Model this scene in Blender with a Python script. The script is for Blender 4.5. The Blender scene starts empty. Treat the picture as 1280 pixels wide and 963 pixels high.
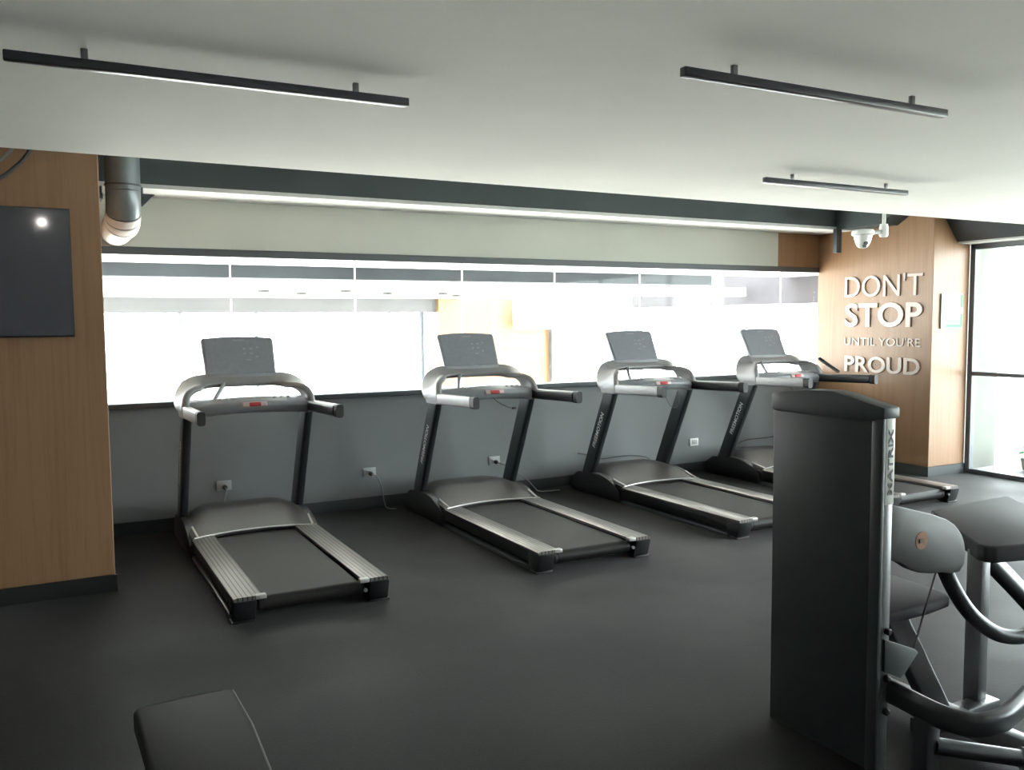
import bpy, bmesh, math, random
from mathutils import Vector, Matrix
random.seed(7)
SC = bpy.context.scene
C = SC.collection

# ------------------------------------------------------------------ camera
def make_camera():
    yaw, pitch, roll = math.radians(28.2332), math.radians(4.2548), math.radians(-0.4367)
    cy, sy, cp, sp = math.cos(yaw), math.sin(yaw), math.cos(pitch), math.sin(pitch)
    f = Vector((sy*cp, cy*cp, -sp)); r = Vector((cy, -sy, 0)); u = r.cross(f)
    cr, sr = math.cos(roll), math.sin(roll)
    r2 = cr*r + sr*u; u2 = -sr*r + cr*u
    m = Matrix((( r2.x, u2.x, -f.x, 0), (r2.y, u2.y, -f.y, 0), (r2.z, u2.z, -f.z, 1.65), (0, 0, 0, 1)))
    cam = bpy.data.cameras.new('camera'); cam.sensor_width = 36.0; cam.lens = 1088.05/1280*36
    cam.clip_start = 0.05; cam.clip_end = 300
    o = bpy.data.objects.new('camera', cam); C.objects.link(o); o.matrix_world = m
    SC.camera = o
make_camera()

# ------------------------------------------------------------------ daylight and exposure
SKY_STRENGTH = 5.0
w = bpy.data.worlds.new('overcast_sky'); SC.world = w; w.use_nodes = True
nt = w.node_tree; bg = nt.nodes['Background']
bg.inputs['Color'].default_value = (0.93, 0.97, 1.0, 1); bg.inputs['Strength'].default_value = SKY_STRENGTH
sun_l = bpy.data.lights.new('sun', 'SUN'); sun_l.energy = 6.0; sun_l.angle = math.radians(4); sun_l.color = (1.0, 0.96, 0.9)
sun_o = bpy.data.objects.new('sun', sun_l); C.objects.link(sun_o)
sun_o.rotation_euler = Vector((0.0, -0.34, -0.93)).to_track_quat('-Z', 'Y').to_euler()
SC.view_settings.view_transform = 'Standard'; SC.view_settings.look = 'None'
SC.view_settings.gamma = 1.0; SC.view_settings.use_curve_mapping = False
SC.view_settings.exposure = 2.05
SC.cycles.max_bounces = 12; SC.cycles.diffuse_bounces = 8; SC.cycles.transparent_max_bounces = 24
SC.cycles.sample_clamp_indirect = 6.0
SC.cycles.use_denoising = True

# ------------------------------------------------------------------ materials
MATS = {}
def mat(name, col, rough=0.5, metal=0.0, noise=0.0, scale=30.0, bump=0.0, spec=0.5, coat=0.0):
    m = bpy.data.materials.new(name); m.use_nodes = True; n = m.node_tree
    b = n.nodes['Principled BSDF']
    b.inputs['Roughness'].default_value = rough; b.inputs['Metallic'].default_value = metal
    b.inputs['Specular IOR Level'].default_value = spec; b.inputs['Coat Weight'].default_value = coat
    tc = n.nodes.new('ShaderNodeTexCoord'); nz = n.nodes.new('ShaderNodeTexNoise')
    nz.inputs['Scale'].default_value = scale; nz.inputs['Detail'].default_value = 6
    n.links.new(tc.outputs['Object'], nz.inputs['Vector'])
    rp = n.nodes.new('ShaderNodeValToRGB'); k = noise
    rp.color_ramp.elements[0].position = 0.3; rp.color_ramp.elements[1].position = 0.7
    rp.color_ramp.elements[0].color = (*[c*(1-k) for c in col], 1)
    rp.color_ramp.elements[1].color = (*[min(1, c*(1+k)) for c in col], 1)
    n.links.new(nz.outputs['Fac'], rp.inputs['Fac']); n.links.new(rp.outputs['Color'], b.inputs['Base Color'])
    if bump:
        bp = n.nodes.new('ShaderNodeBump'); bp.inputs['Strength'].default_value = bump; bp.inputs['Distance'].default_value = 0.002
        n.links.new(nz.outputs['Fac'], bp.inputs['Height']); n.links.new(bp.outputs['Normal'], b.inputs['Normal'])
    MATS[name] = m; return m

mat('ceiling_paint', (0.90, 0.89, 0.825), 0.85, noise=0.03, scale=1.2)
mat('wall_grey', (0.16, 0.172, 0.176), 0.55, noise=0.04, scale=2.0)
mat('bulkhead_paint', (0.50, 0.51, 0.455), 0.8, noise=0.03, scale=2.0)
mat('beam_grey', (0.065, 0.080, 0.082), 0.75, noise=0.08, scale=3.0)
mat('plaster', (0.68, 0.68, 0.66), 0.9, noise=0.08, scale=5.0)
mat('frame_dark', (0.058, 0.067, 0.075), 0.45, noise=0.05)
mat('frame_grey', (0.13, 0.145, 0.16), 0.45, noise=0.05)
mat('skirting', (0.040, 0.047, 0.050), 0.5, noise=0.05)
mat('black_plastic', (0.009, 0.010, 0.011), 0.42, noise=0.15, scale=60)
mat('upright_black', (0.016, 0.019, 0.022), 0.36, noise=0.1, scale=20)
mat('black_rubber', (0.013, 0.013, 0.014), 0.6, noise=0.2, scale=90)
mat('belt', (0.013, 0.0122, 0.0115), 0.55, spec=0.25, noise=0.15, scale=140, bump=0.3)
mat('silver_shell', (0.24, 0.235, 0.238), 0.42, metal=0.15, noise=0.04)
mat('hood_plastic', (0.032, 0.028, 0.027), 0.38, spec=0.3, noise=0.06, scale=25)
mat('lip_silver', (0.45, 0.44, 0.43), 0.35, metal=0.5)
mat('console_grey', (0.24, 0.25, 0.27), 0.33, noise=0.05)
mat('screen_dark', (0.22, 0.23, 0.255), 0.22, noise=0.05, spec=0.7)
mat('white_print', (0.62, 0.63, 0.64), 0.5)
mat('icon_grey', (0.25, 0.257, 0.28), 0.4)
mat('key_red', (0.55, 0.05, 0.06), 0.4)
mat('key_pale', (0.6, 0.45, 0.46), 0.4)
mat('white_plastic', (0.72, 0.73, 0.72), 0.4)
mat('outlet_plate', (0.36, 0.37, 0.37), 0.4)
mat('galvanised', (0.20, 0.225, 0.24), 0.42, metal=0.5, noise=0.1, scale=6)
mat('pipe_white', (0.70, 0.66, 0.64), 0.45, noise=0.05)
mat('shroud_grey', (0.034, 0.044, 0.044), 0.5, noise=0.08, scale=12)
mat('cap_grey', (0.046, 0.058, 0.058), 0.45, noise=0.05)
mat('frame_silver', (0.20, 0.205, 0.21), 0.33, metal=0.6, noise=0.05, scale=50)
mat('frame_charcoal', (0.06, 0.065, 0.069), 0.33, metal=0.4, noise=0.05, scale=50)
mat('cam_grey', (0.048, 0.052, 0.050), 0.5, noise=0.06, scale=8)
mat('label_strip', (0.75, 0.78, 0.74), 0.4)
mat('letter_dark', (0.10, 0.11, 0.11), 0.5)
mat('upholstery', (0.040, 0.042, 0.045), 0.62, spec=0.2, noise=0.1, scale=220, bump=0.25)
mat('bench_vinyl', (0.012, 0.012, 0.010), 0.62, spec=0.15, noise=0.1, scale=220, bump=0.25)
mat('sticker_orange', (0.30, 0.13, 0.06), 0.5, noise=0.25, scale=40)
mat('sticker_brown', (0.16, 0.08, 0.04), 0.5)
mat('acrylic_letter', (0.50, 0.41, 0.35), 0.35)
mat('sign_white', (0.60, 0.66, 0.63), 0.5)
mat('sign_green', (0.012, 0.20, 0.07), 0.5)
mat('leaf', (0.05, 0.16, 0.05), 0.4, noise=0.3, scale=20)
mat('pot', (0.35, 0.33, 0.30), 0.7)
mat('outside_white', (0.80, 0.80, 0.79), 0.9, noise=0.02, scale=1)
mat('outside_dark', (0.030, 0.036, 0.043), 0.8, noise=0.25, scale=1.5)
mat('outside_grey', (0.055, 0.055, 0.057), 0.8, noise=0.08, scale=1.0)
mat('outside_mauve', (0.040, 0.036, 0.041), 0.8, noise=0.12, scale=1.0)
mat('mullion_grey', (0.075, 0.08, 0.085), 0.5)
mat('outside_pale', (0.16, 0.165, 0.15), 0.9, noise=0.05, scale=3)
mat('terrace_stone', (0.22, 0.22, 0.21), 0.8, noise=0.1, scale=2)
mat('ground_concrete', (0.72, 0.71, 0.67), 0.9, noise=0.1, scale=0.5)
mat('cable_dark', (0.05, 0.05, 0.05), 0.5)
mat('cable_grey', (0.22, 0.22, 0.22), 0.5)
mat('lamp_black', (0.035, 0.037, 0.045), 0.35)
mat('housing_highlight', (0.80, 0.82, 0.84), 0.25, spec=0.8)
mat('black_hole', (0.02, 0.02, 0.02), 0.5)

def rail_mat():
    m = mat('brushed_rail', (0.30, 0.29, 0.28), 0.34, metal=0.75)
    n = m.node_tree; b = n.nodes['Principled BSDF']
    tc = n.nodes.new('ShaderNodeTexCoord'); sp = n.nodes.new('ShaderNodeSeparateXYZ'); n.links.new(tc.outputs['Object'], sp.inputs[0])
    mu = n.nodes.new('ShaderNodeMath'); mu.operation = 'MULTIPLY'; mu.inputs[1].default_value = 2*math.pi/0.026
    n.links.new(sp.outputs['X'], mu.inputs[0])
    si = n.nodes.new('ShaderNodeMath'); si.operation = 'SINE'; n.links.new(mu.outputs[0], si.inputs[0])
    rp = n.nodes.new('ShaderNodeValToRGB'); rp.color_ramp.elements[0].position = 0.0; rp.color_ramp.elements[1].position = 0.28
    rp.color_ramp.elements[0].color = (0.04, 0.037, 0.037, 1); rp.color_ramp.elements[1].color = (0.23, 0.215, 0.205, 1)
    ad = n.nodes.new('ShaderNodeMath'); ad.operation = 'MULTIPLY_ADD'; ad.inputs[1].default_value = 0.5; ad.inputs[2].default_value = 0.5
    n.links.new(si.outputs[0], ad.inputs[0]); n.links.new(ad.outputs[0], rp.inputs['Fac']); n.links.new(rp.outputs['Color'], b.inputs['Base Color'])
rail_mat()

def wood_mat(name, a, bcol, horizontal='X'):
    m = bpy.data.materials.new(name); m.use_nodes = True; n = m.node_tree; b = n.nodes['Principled BSDF']
    b.inputs['Roughness'].default_value = 0.42
    tc = n.nodes.new('ShaderNodeTexCoord'); mp = n.nodes.new('ShaderNodeMapping')
    mp.inputs['Scale'].default_value = (7, 7, 0.35)
    n.links.new(tc.outputs['Object'], mp.inputs['Vector'])
    nz = n.nodes.new('ShaderNodeTexNoise'); nz.inputs['Scale'].default_value = 2.2; nz.inputs['Detail'].default_value = 5; nz.inputs['Distortion'].default_value = 1.2
    n.links.new(mp.outputs[0], nz.inputs['Vector'])
    mp2 = n.nodes.new('ShaderNodeMapping'); mp2.inputs['Scale'].default_value = (90, 90, 1.5)
    n.links.new(tc.outputs['Object'], mp2.inputs['Vector'])
    nz2 = n.nodes.new('ShaderNodeTexNoise'); nz2.inputs['Scale'].default_value = 1.5; nz2.inputs['Detail'].default_value = 3
    n.links.new(mp2.outputs[0], nz2.inputs['Vector'])
    mx = n.nodes.new('ShaderNodeMix'); mx.data_type = 'FLOAT'; mx.inputs[0].default_value = 0.35
    n.links.new(nz.outputs['Fac'], mx.inputs[2]); n.links.new(nz2.outputs['Fac'], mx.inputs[3])
    rp = n.nodes.new('ShaderNodeValToRGB')
    rp.color_ramp.elements[0].position = 0.30; rp.color_ramp.elements[0].color = (*bcol, 1)
    rp.color_ramp.elements[1].position = 0.55; rp.color_ramp.elements[1].color = (*a, 1)
    n.links.new(mx.outputs[0], rp.inputs['Fac']); n.links.new(rp.outputs['Color'], b.inputs['Base Color'])
    MATS[name] = m
wood_mat('wood', (0.275, 0.155, 0.080), (0.22, 0.115, 0.055))
wood_mat('wood_bright', (0.12, 0.064, 0.022), (0.10, 0.050, 0.017))

def floor_mat():
    m = bpy.data.materials.new('rubber_floor'); m.use_nodes = True; n = m.node_tree; b = n.nodes['Principled BSDF']
    tc = n.nodes.new('ShaderNodeTexCoord')
    nz = n.nodes.new('ShaderNodeTexNoise'); nz.inputs['Scale'].default_value = 1.3; nz.inputs['Detail'].default_value = 4
    nf = n.nodes.new('ShaderNodeTexNoise'); nf.inputs['Scale'].default_value = 70; nf.inputs['Detail'].default_value = 3
    for q in (nz, nf): n.links.new(tc.outputs['Object'], q.inputs['Vector'])
    mx = n.nodes.new('ShaderNodeMix'); mx.data_type = 'FLOAT'; mx.inputs[0].default_value = 0.45
    n.links.new(nz.outputs['Fac'], mx.inputs[2]); n.links.new(nf.outputs['Fac'], mx.inputs[3])
    rp = n.nodes.new('ShaderNodeValToRGB')
    rp.color_ramp.elements[0].position = 0.35; rp.color_ramp.elements[0].color = (0.0045, 0.0047, 0.0045, 1)
    rp.color_ramp.elements[1].position = 0.68; rp.color_ramp.elements[1].color = (0.013, 0.0125, 0.0125, 1)
    n.links.new(mx.outputs[0], rp.inputs['Fac'])
    # seams between rolls of rubber: thin dark lines along Y every 1.22 m (one lies at x = 2.29)
    sp = n.nodes.new('ShaderNodeSeparateXYZ'); n.links.new(tc.outputs['Object'], sp.inputs[0])
    wob = n.nodes.new('ShaderNodeMath'); wob.operation = 'MULTIPLY_ADD'; wob.inputs[1].default_value = 0.004; 
    n.links.new(nf.outputs['Fac'], wob.inputs[0]); n.links.new(sp.outputs['X'], wob.inputs[2])
    pp = n.nodes.new('ShaderNodeMath'); pp.operation = 'PINGPONG'; pp.inputs[1].default_value = 3.0
    sb = n.nodes.new('ShaderNodeMath'); sb.operation = 'SUBTRACT'; sb.inputs[1].default_value = 2.292
    n.links.new(wob.outputs[0], sb.inputs[0]); n.links.new(sb.outputs[0], pp.inputs[0])
    lt = n.nodes.new('ShaderNodeMath'); lt.operation = 'LESS_THAN'; lt.inputs[1].default_value = 0.0035
    n.links.new(pp.outputs[0], lt.inputs[0])
    br = n.nodes.new('ShaderNodeMath'); br.operation = 'GREATER_THAN'; br.inputs[1].default_value = 0.47; n.links.new(nz.outputs['Fac'], br.inputs[0])
    am = n.nodes.new('ShaderNodeMath'); am.operation = 'MULTIPLY'; n.links.new(lt.outputs[0], am.inputs[0]); n.links.new(br.outputs[0], am.inputs[1])
    mc = n.nodes.new('ShaderNodeMix'); mc.data_type = 'RGBA'; n.links.new(am.outputs[0], mc.inputs[0])
    n.links.new(rp.outputs['Color'], mc.inputs[6]); mc.inputs[7].default_value = (0.006, 0.006, 0.006, 1)
    n.links.new(mc.outputs[2], b.inputs['Base Color'])
    rr = n.nodes.new('ShaderNodeMapRange'); rr.inputs[1].default_value = 0.3; rr.inputs[2].default_value = 0.7
    rr.inputs[3].default_value = 0.46; rr.inputs[4].default_value = 0.62
    n.links.new(nz.outputs['Fac'], rr.inputs[0]); n.links.new(rr.outputs[0], b.inputs['Roughness'])
    b.inputs['Specular IOR Level'].default_value = 0.06
    b.inputs['Sheen Weight'].default_value = 0.13; b.inputs['Sheen Roughness'].default_value = 0.35
    bp = n.nodes.new('ShaderNodeBump'); bp.inputs['Strength'].default_value = 0.25; bp.inputs['Distance'].default_value = 0.002
    n.links.new(nf.outputs['Fac'], bp.inputs['Height']); n.links.new(bp.outputs['Normal'], b.inputs['Normal'])
    MATS['rubber_floor'] = m
floor_mat()

def glass_mat(name, tint):
    m = bpy.data.materials.new(name); m.use_nodes = True; n = m.node_tree
    out = n.nodes['Material Output']; n.nodes.remove(n.nodes['Principled BSDF'])
    t = n.nodes.new('ShaderNodeBsdfTransparent'); t.inputs[0].default_value = (*tint, 1)
    g = n.nodes.new('ShaderNodeBsdfGlossy'); g.inputs['Roughness'].default_value = 0.02; g.inputs[0].default_value = (1, 1, 1, 1)
    fr = n.nodes.new('ShaderNodeFresnel'); ge = n.nodes.new('ShaderNodeNewGeometry')
    io = n.nodes.new('ShaderNodeMix'); io.data_type = 'FLOAT'; io.inputs[2].default_value = 1.18; io.inputs[3].default_value = 1/1.18
    n.links.new(ge.outputs['Backfacing'], io.inputs[0]); n.links.new(io.outputs[0], fr.inputs[0])
    mx = n.nodes.new('ShaderNodeMixShader'); n.links.new(fr.outputs[0], mx.inputs[0])
    n.links.new(t.outputs[0], mx.inputs[1]); n.links.new(g.outputs[0], mx.inputs[2]); n.links.new(mx.outputs[0], out.inputs[0])
    MATS[name] = m
glass_mat('window_glass', (0.96, 0.98, 0.97))
glass_mat('tinted_glass', (0.84, 0.87, 0.86))
def emit_mat(name, col, s):
    m = bpy.data.materials.new(name); m.use_nodes = True; b = m.node_tree.nodes['Principled BSDF']
    b.inputs['Emission Color'].default_value = (*col, 1); b.inputs['Emission Strength'].default_value = s; MATS[name] = m
emit_mat('lamp_glow', (1.0, 0.93, 0.88), 25)
def silicone():
    m = mat('silicone_joint', (0.85, 0.83, 0.80), 0.4)
    b = m.node_tree.nodes['Principled BSDF']; b.inputs['Transmission Weight'].default_value = 0.6; b.inputs['Roughness'].default_value = 0.6
silicone()
M = MATS

# ------------------------------------------------------------------ mesh helpers
class MB:
    def __init__(s): s.bm = bmesh.new()
    def box(s, x0, x1, y0, y1, z0, z1, bev=0.0, seg=2, rot=None, pivot=None):
        b = bmesh.new(); bmesh.ops.create_cube(b, size=1.0)
        for v in b.verts:
            v.co = Vector(((x0+x1)/2+v.co.x*(x1-x0), (y0+y1)/2+v.co.y*(y1-y0), (z0+z1)/2+v.co.z*(z1-z0)))
        if bev: bmesh.ops.bevel(b, geom=list(b.edges), offset=bev, segments=seg, profile=0.5, affect='EDGES')
        if rot is not None:
            p = Vector(pivot) if pivot else Vector(((x0+x1)/2, (y0+y1)/2, (z0+z1)/2))
            for v in b.verts: v.co = p + rot @ (v.co-p)
        return s._add(b)
    def _add(s, b):
        me = bpy.data.meshes.new('tmp'); b.to_mesh(me); b.free(); s.bm.from_mesh(me); bpy.data.meshes.remove(me); return s
    def prism(s, poly, axis, a, b_, bev=0.0, seg=2):
        """poly: 2D points in the plane perpendicular to axis (x: (y,z); y: (x,z); z: (x,y))"""
        b = bmesh.new()
        def mk(p, t): return {'x': (t, p[0], p[1]), 'y': (p[0], t, p[1]), 'z': (p[0], p[1], t)}[axis]
        v0 = [b.verts.new(mk(p, a)) for p in poly]; v1 = [b.verts.new(mk(p, b_)) for p in poly]
        b.faces.new(v0); b.faces.new(list(reversed(v1)))
        n = len(poly)
        for i in range(n): b.faces.new((v0[i], v1[i], v1[(i+1) % n], v0[(i+1) % n]))
        bmesh.ops.recalc_face_normals(b, faces=b.faces)
        if bev: bmesh.ops.bevel(b, geom=list(b.edges), offset=bev, segments=seg, profile=0.5, affect='EDGES', clamp_overlap=True)
        return s._add(b)
    def sweep(s, pts, prof, wdirs=None, up=(0, 0, 1), scales=None):
        """prof: closed 2D loop (u along w direction, v along normal)"""
        b = bmesh.new(); P = [Vector(p) for p in pts]; rings = []; w = None
        for i, p in enumerate(P):
            t = (P[min(i+1, len(P)-1)] - P[max(i-1, 0)]).normalized()
            if wdirs is not None: w = Vector(wdirs[i] if isinstance(wdirs, list) else wdirs)
            elif w is None:
                w = t.cross(Vector(up)); 
                if w.length < 1e-4: w = t.cross(Vector((1, 0, 0)))
            w = (w - t*w.dot(t)).normalized(); n = w.cross(t).normalized()
            k = scales[i] if scales else (1, 1)
            rings.append([b.verts.new(p + w*(q[0]*k[0]) + n*(q[1]*k[1])) for q in prof])
        m = len(prof)
        for i in range(len(rings)-1):
            for j in range(m): b.faces.new((rings[i][j], rings[i][(j+1) % m], rings[i+1][(j+1) % m], rings[i+1][j]))
        b.faces.new(list(reversed(rings[0]))); b.faces.new(rings[-1])
        bmesh.ops.recalc_face_normals(b, faces=b.faces)
        return s._add(b)
    def tube(s, pts, r, n=12, r2=None):
        prof = [(math.cos(2*math.pi*k/n)*r, math.sin(2*math.pi*k/n)*(r2 or r)) for k in range(n)]
        return s.sweep(pts, prof)
    def lathe(s, prof, centre, axis='z', n=24):
        b = bmesh.new(); c = Vector(centre); rings = []
        for r, h in prof:
            ring = []
            for k in range(n):
                a = 2*math.pi*k/n; x, y = math.cos(a)*r, math.sin(a)*r
                d = {'z': (x, y, h), 'y': (x, h, y), 'x': (h, x, y)}[axis]
                ring.append(b.verts.new(c+Vector(d)))
            rings.append(ring)
        for i in range(len(rings)-1):
            for k in range(n): b.faces.new((rings[i][k], rings[i][(k+1) % n], rings[i+1][(k+1) % n], rings[i+1][k]))
        b.faces.new(rings[0]); b.faces.new(list(reversed(rings[-1])))
        bmesh.ops.recalc_face_normals(b, faces=b.faces)
        return s._add(b)
    def build(s, name, m, parent=None, smooth=True):
        me = bpy.data.meshes.new(name); s.bm.to_mesh(me); s.bm.free()
        me.materials.append(M[m] if isinstance(m, str) else m)
        if smooth:
            for p in me.polygons: p.use_smooth = True
            try: me.set_sharp_from_angle(angle=math.radians(35))
            except Exception: pass
        o = bpy.data.objects.new(name, me); C.objects.link(o)
        if parent: o.parent = parent
        return o

def rrect(w, h, r, n=4):
    out = []
    for cx, cy, a0 in ((w/2-r, h/2-r, 0), (-w/2+r, h/2-r, 90), (-w/2+r, -h/2+r, 180), (w/2-r, -h/2+r, 270)):
        for k in range(n+1):
            a = math.radians(a0+90*k/n); out.append((cx+r*math.cos(a), cy+r*math.sin(a)))
    return out
def smooth_path(pts, n=6, closed=False):
    P = [Vector(p) for p in pts]; out = []
    for i in range(len(P)-1):
        p0, p1, p2, p3 = P[max(i-1, 0)], P[i], P[i+1], P[min(i+2, len(P)-1)]
        for k in range(n):
            t = k/n
            out.append(0.5*((2*p1)+(-p0+p2)*t+(2*p0-5*p1+4*p2-p3)*t*t+(-p0+3*p1-3*p2+p3)*t**3))
    out.append(P[-1]); return out
def tag(o, label, cat, group=None, kind=None):
    if label: o['label'] = label
    if cat: o['category'] = cat
    if group: o['group'] = group
    if kind: o['kind'] = kind
    return o
def thing(name, loc, label, cat, group=None):
    o = bpy.data.objects.new(name, None); C.objects.link(o); o.location = loc; o.empty_display_size = 0.1
    return tag(o, label, cat, group)
def struct(o): o['kind'] = 'structure'; return o
def copy_tree(o, parent=None):
    c = o.copy(); C.objects.link(c); c.parent = parent
    for ch in list(o.children):
        copy_tree(ch, c)
    return c
def text_mesh(body, offset=0.0, extrude=0.01):
    cu = bpy.data.curves.new('txt', 'FONT'); cu.body = body; cu.size = 1.0; cu.extrude = 0.0; cu.offset = offset
    cu.resolution_u = 4; cu.fill_mode = 'BOTH'; cu.extrude = 0.5
    ob = bpy.data.objects.new('txt', cu); C.objects.link(ob)
    dg = bpy.context.evaluated_depsgraph_get(); me = bpy.data.meshes.new_from_object(ob.evaluated_get(dg))
    C.objects.unlink(ob); bpy.data.objects.remove(ob)
    b = bmesh.new(); b.from_mesh(me); bmesh.ops.remove_doubles(b, verts=b.verts, dist=1e-5)
    bmesh.ops.recalc_face_normals(b, faces=b.faces); b.to_mesh(me); b.free()
    return me
def fit_text(body, origin, xdir, ydir, width, height, depth, offset=0.0):
    """text whose bounding box starts at origin, spans width along xdir and height along ydir, and stands out by depth"""
    me = text_mesh(body, offset); xs = [v.co.x for v in me.vertices]; ys = [v.co.y for v in me.vertices]
    x0, x1, y0, y1 = min(xs), max(xs), min(ys), max(ys)
    X, Y = Vector(xdir), Vector(ydir); N = X.cross(Y).normalized(); O = Vector(origin)
    for v in me.vertices:
        v.co = O + X*((v.co.x-x0)/(x1-x0)*width) + Y*((v.co.y-y0)/(y1-y0)*height) + N*((v.co.z+0.5)*depth)
    return me
def mesh_obj(name, me, m, parent=None):
    me.name = name; me.materials.clear(); me.materials.append(M[m])
    o = bpy.data.objects.new(name, me); C.objects.link(o)
    if parent: o.parent = parent
    return o
def split_islands(me):
    """list of lists of vertex indices, ordered left to right by the caller's key"""
    n = len(me.vertices); par = list(range(n))
    def f(a):
        while par[a] != a: par[a] = par[par[a]]; a = par[a]
        return a
    for e in me.edges:
        a, b = f(e.vertices[0]), f(e.vertices[1])
        if a != b: par[a] = b
    d = {}
    for i in range(n): d.setdefault(f(i), []).append(i)
    return list(d.values())
def rotx(a): return Matrix.Rotation(math.radians(a), 3, 'X')
def roty(a): return Matrix.Rotation(math.radians(a), 3, 'Y')
def rotz(a): return Matrix.Rotation(math.radians(a), 3, 'Z')

# ------------------------------------------------------------------ the room
WY = 7.32          # back wall
GX = 8.58          # glass wall on the right
LX, RY = -3.6, -4.0
def sbox(name, m, *a, **k):
    return struct(MB().box(*a, **k).build(name, m, smooth=False))
sbox('floor', 'rubber_floor', LX-0.2, GX+0.12, RY-0.2, WY+0.2, -0.12, 0.0)
sbox('ceiling', 'ceiling_paint', LX-0.2, GX+0.12, RY-0.2, 4.92, 2.50, 3.05)
sbox('ceiling', 'beam_grey', LX-0.2, GX+0.12, 4.92, WY+0.2, 3.02, 3.14)
sbox('wall_left', 'wall_grey', LX-0.2, LX, RY-0.2, WY+0.2, 0, 3.02)
sbox('wall_rear', 'plaster', LX, GX, RY-0.2, RY, 0, 2.5)
# back wall below and above the long window
sbox('wall_back', 'wall_grey', LX, 8.62, WY, WY+0.18, 0, 1.0)
sbox('wall_back', 'bulkhead_paint', LX, 7.36, WY, WY+0.18, 2.235, 3.02)
sbox('wall_back', 'wood', 7.36, 8.62, WY, WY+0.18, 2.235, 3.02)
sbox('baseboard_back', 'skirting', 0.33, 8.0, WY-0.015, WY, 0, 0.10)
# beam in front of the back wall
sbox('trim_1', 'beam_grey', 0.05, 8.0, 6.82, WY, 2.645, 3.02)
sbox('trim_2', 'plaster', 0.05, 8.0, 6.815, WY, 2.615, 2.645)
# columns
struct(MB().box(-2.3, 0.33, 5.82, WY, 0.10, 3.02, 0.004, 1).build('wall_left_column', 'wood', smooth=False))
struct(MB().box(-2.31, 0.34, 5.81, WY, 0.0, 0.10).build('baseboard_left_column', 'black_rubber', smooth=False))
struct(MB().box(8.0, GX, 5.82, WY, 0.10, 3.02, 0.004, 1).build('wall_right_column', 'wood', smooth=False))
struct(MB().box(7.99, GX, 5.81, WY, 0.0, 0.10).build('baseboard_right_column', 'skirting', smooth=False))
# beam over the glass wall, its inner face slanted
struct(MB().prism([(8.12, 2.70), (8.36, 2.425), (GX+0.1, 2.425), (GX+0.1, 3.0), (8.12, 3.0)], 'y', 4.95, 5.815).build('trim_3', 'frame_dark', smooth=False))
sbox('trim_4', 'plaster', 8.37, GX, 4.93, 5.815, 2.405, 2.424)

# long window in the back wall: frame, panes and joints
wf = struct(MB().box(0.33, 8.0, WY-0.02, WY+0.10, 2.175, 2.235, 0.003, 1).build('window_1', 'frame_dark', smooth=False))
joints = [0.33, 1.36, 2.41, 3.44, 4.44, 5.47, 6.45, 7.46, 8.0]
for a, b in zip(joints[:-1], joints[1:]):
    MB().box(a+0.006, b-0.006, WY+0.045, WY+0.055, 1.03, 2.176).build('pane', 'window_glass', wf, smooth=False)
for a in joints[1:-1]:
    MB().box(a-0.006, a+0.006, WY+0.044, WY+0.056, 1.03, 2.176).build('joint_seal', 'silicone_joint', wf, smooth=False)
sl = MB().box(0.33, 8.0, WY-0.045, WY+0.16, 0.985, 1.03, 0.006, 2).build('window_sill', 'frame_dark', wf)

# glass wall on the right
gw = struct(MB().box(GX+0.0, GX+0.07, 5.76, 5.815, 0.03, 2.40, 0.003, 1).build('window_2', 'frame_grey', smooth=False))
GE = -2.4
ys = [5.76, 3.9, 2.0, 0.1, GE]
MB().box(GX, GX+0.07, GE, 5.815, 0.0, 0.045, 0.003, 1).build('bottom_rail', 'frame_grey', gw, smooth=False)
MB().box(GX, GX+0.07, GE, 5.815, 2.35, 2.42, 0.003, 1).build('top_rail', 'frame_grey', gw, smooth=False)
MB().box(GX-0.005, GX+0.07, GE, 5.76, 1.035, 1.075, 0.003, 1).build('middle_rail', 'frame_grey', gw, smooth=False)
for y in ys[1:-1]:
    MB().box(GX, GX+0.07, y-0.025, y+0.025, 0.045, 2.35, 0.003, 1).build('mullion', 'frame_grey', gw, smooth=False)
for a, b in zip(ys[:-1], ys[1:]):
    for z0, z1 in ((0.045, 1.035), (1.075, 2.35)):
        MB().box(GX+0.03, GX+0.038, b+0.025, a-(0.0 if a == ys[0] else 0.025), z0, z1).build('pane', 'tinted_glass', gw, smooth=False)
sbox('wall_right', 'plaster', GX, GX+0.12, RY, 5.815, 2.42, 2.50)
sbox('wall_right', 'wall_grey', GX, GX+0.12, RY, GE, 0, 2.42)

# ------------------------------------------------------------------ beyond the windows
sbox('ground', 'ground_concrete', -60, 90, -60, 110, -3.3, -3.0)
struct(MB().prism([(6.815, 2.62), (6.25, 2.62), (6.12, 2.70), (6.05, 3.02), (6.815, 3.02)], 'x', 7.72, 7.995).build('trim_13', 'beam_grey', smooth=False))
sbox('wall_outside', 'outside_pale', GX+0.12, 9.36, 5.98, 6.25, -0.02, 2.6)
sbox('added_overhang', 'plaster', GX+0.12, 9.35, -3.0, 6.25, 2.6, 2.8)  # overhang added to cut sky light on the right column's front face
sbox('trim_5', 'plaster', -1.0, 10.5, 7.52, 10.2, 2.30, 2.42)                     # soffit outside the long window
sbox('trim_6', 'outside_dark', -1.0, 8.95, 10.2, 10.5, 2.155, 2.42)               # dark beam under it
sbox('ceiling_far', 'outside_white', -2.0, 11.9, 13.2, 26.6, 2.36, 2.55)
sbox('wall_far', 'outside_grey', 0.3, 11.3, 26.0, 26.4, 1.93, 2.36)               # header over the far windows
wf2 = struct(MB().box(0.3, 11.3, 26.05, 26.2, -0.95, -0.85).build('window_3', 'mullion_grey', smooth=False))
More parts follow.
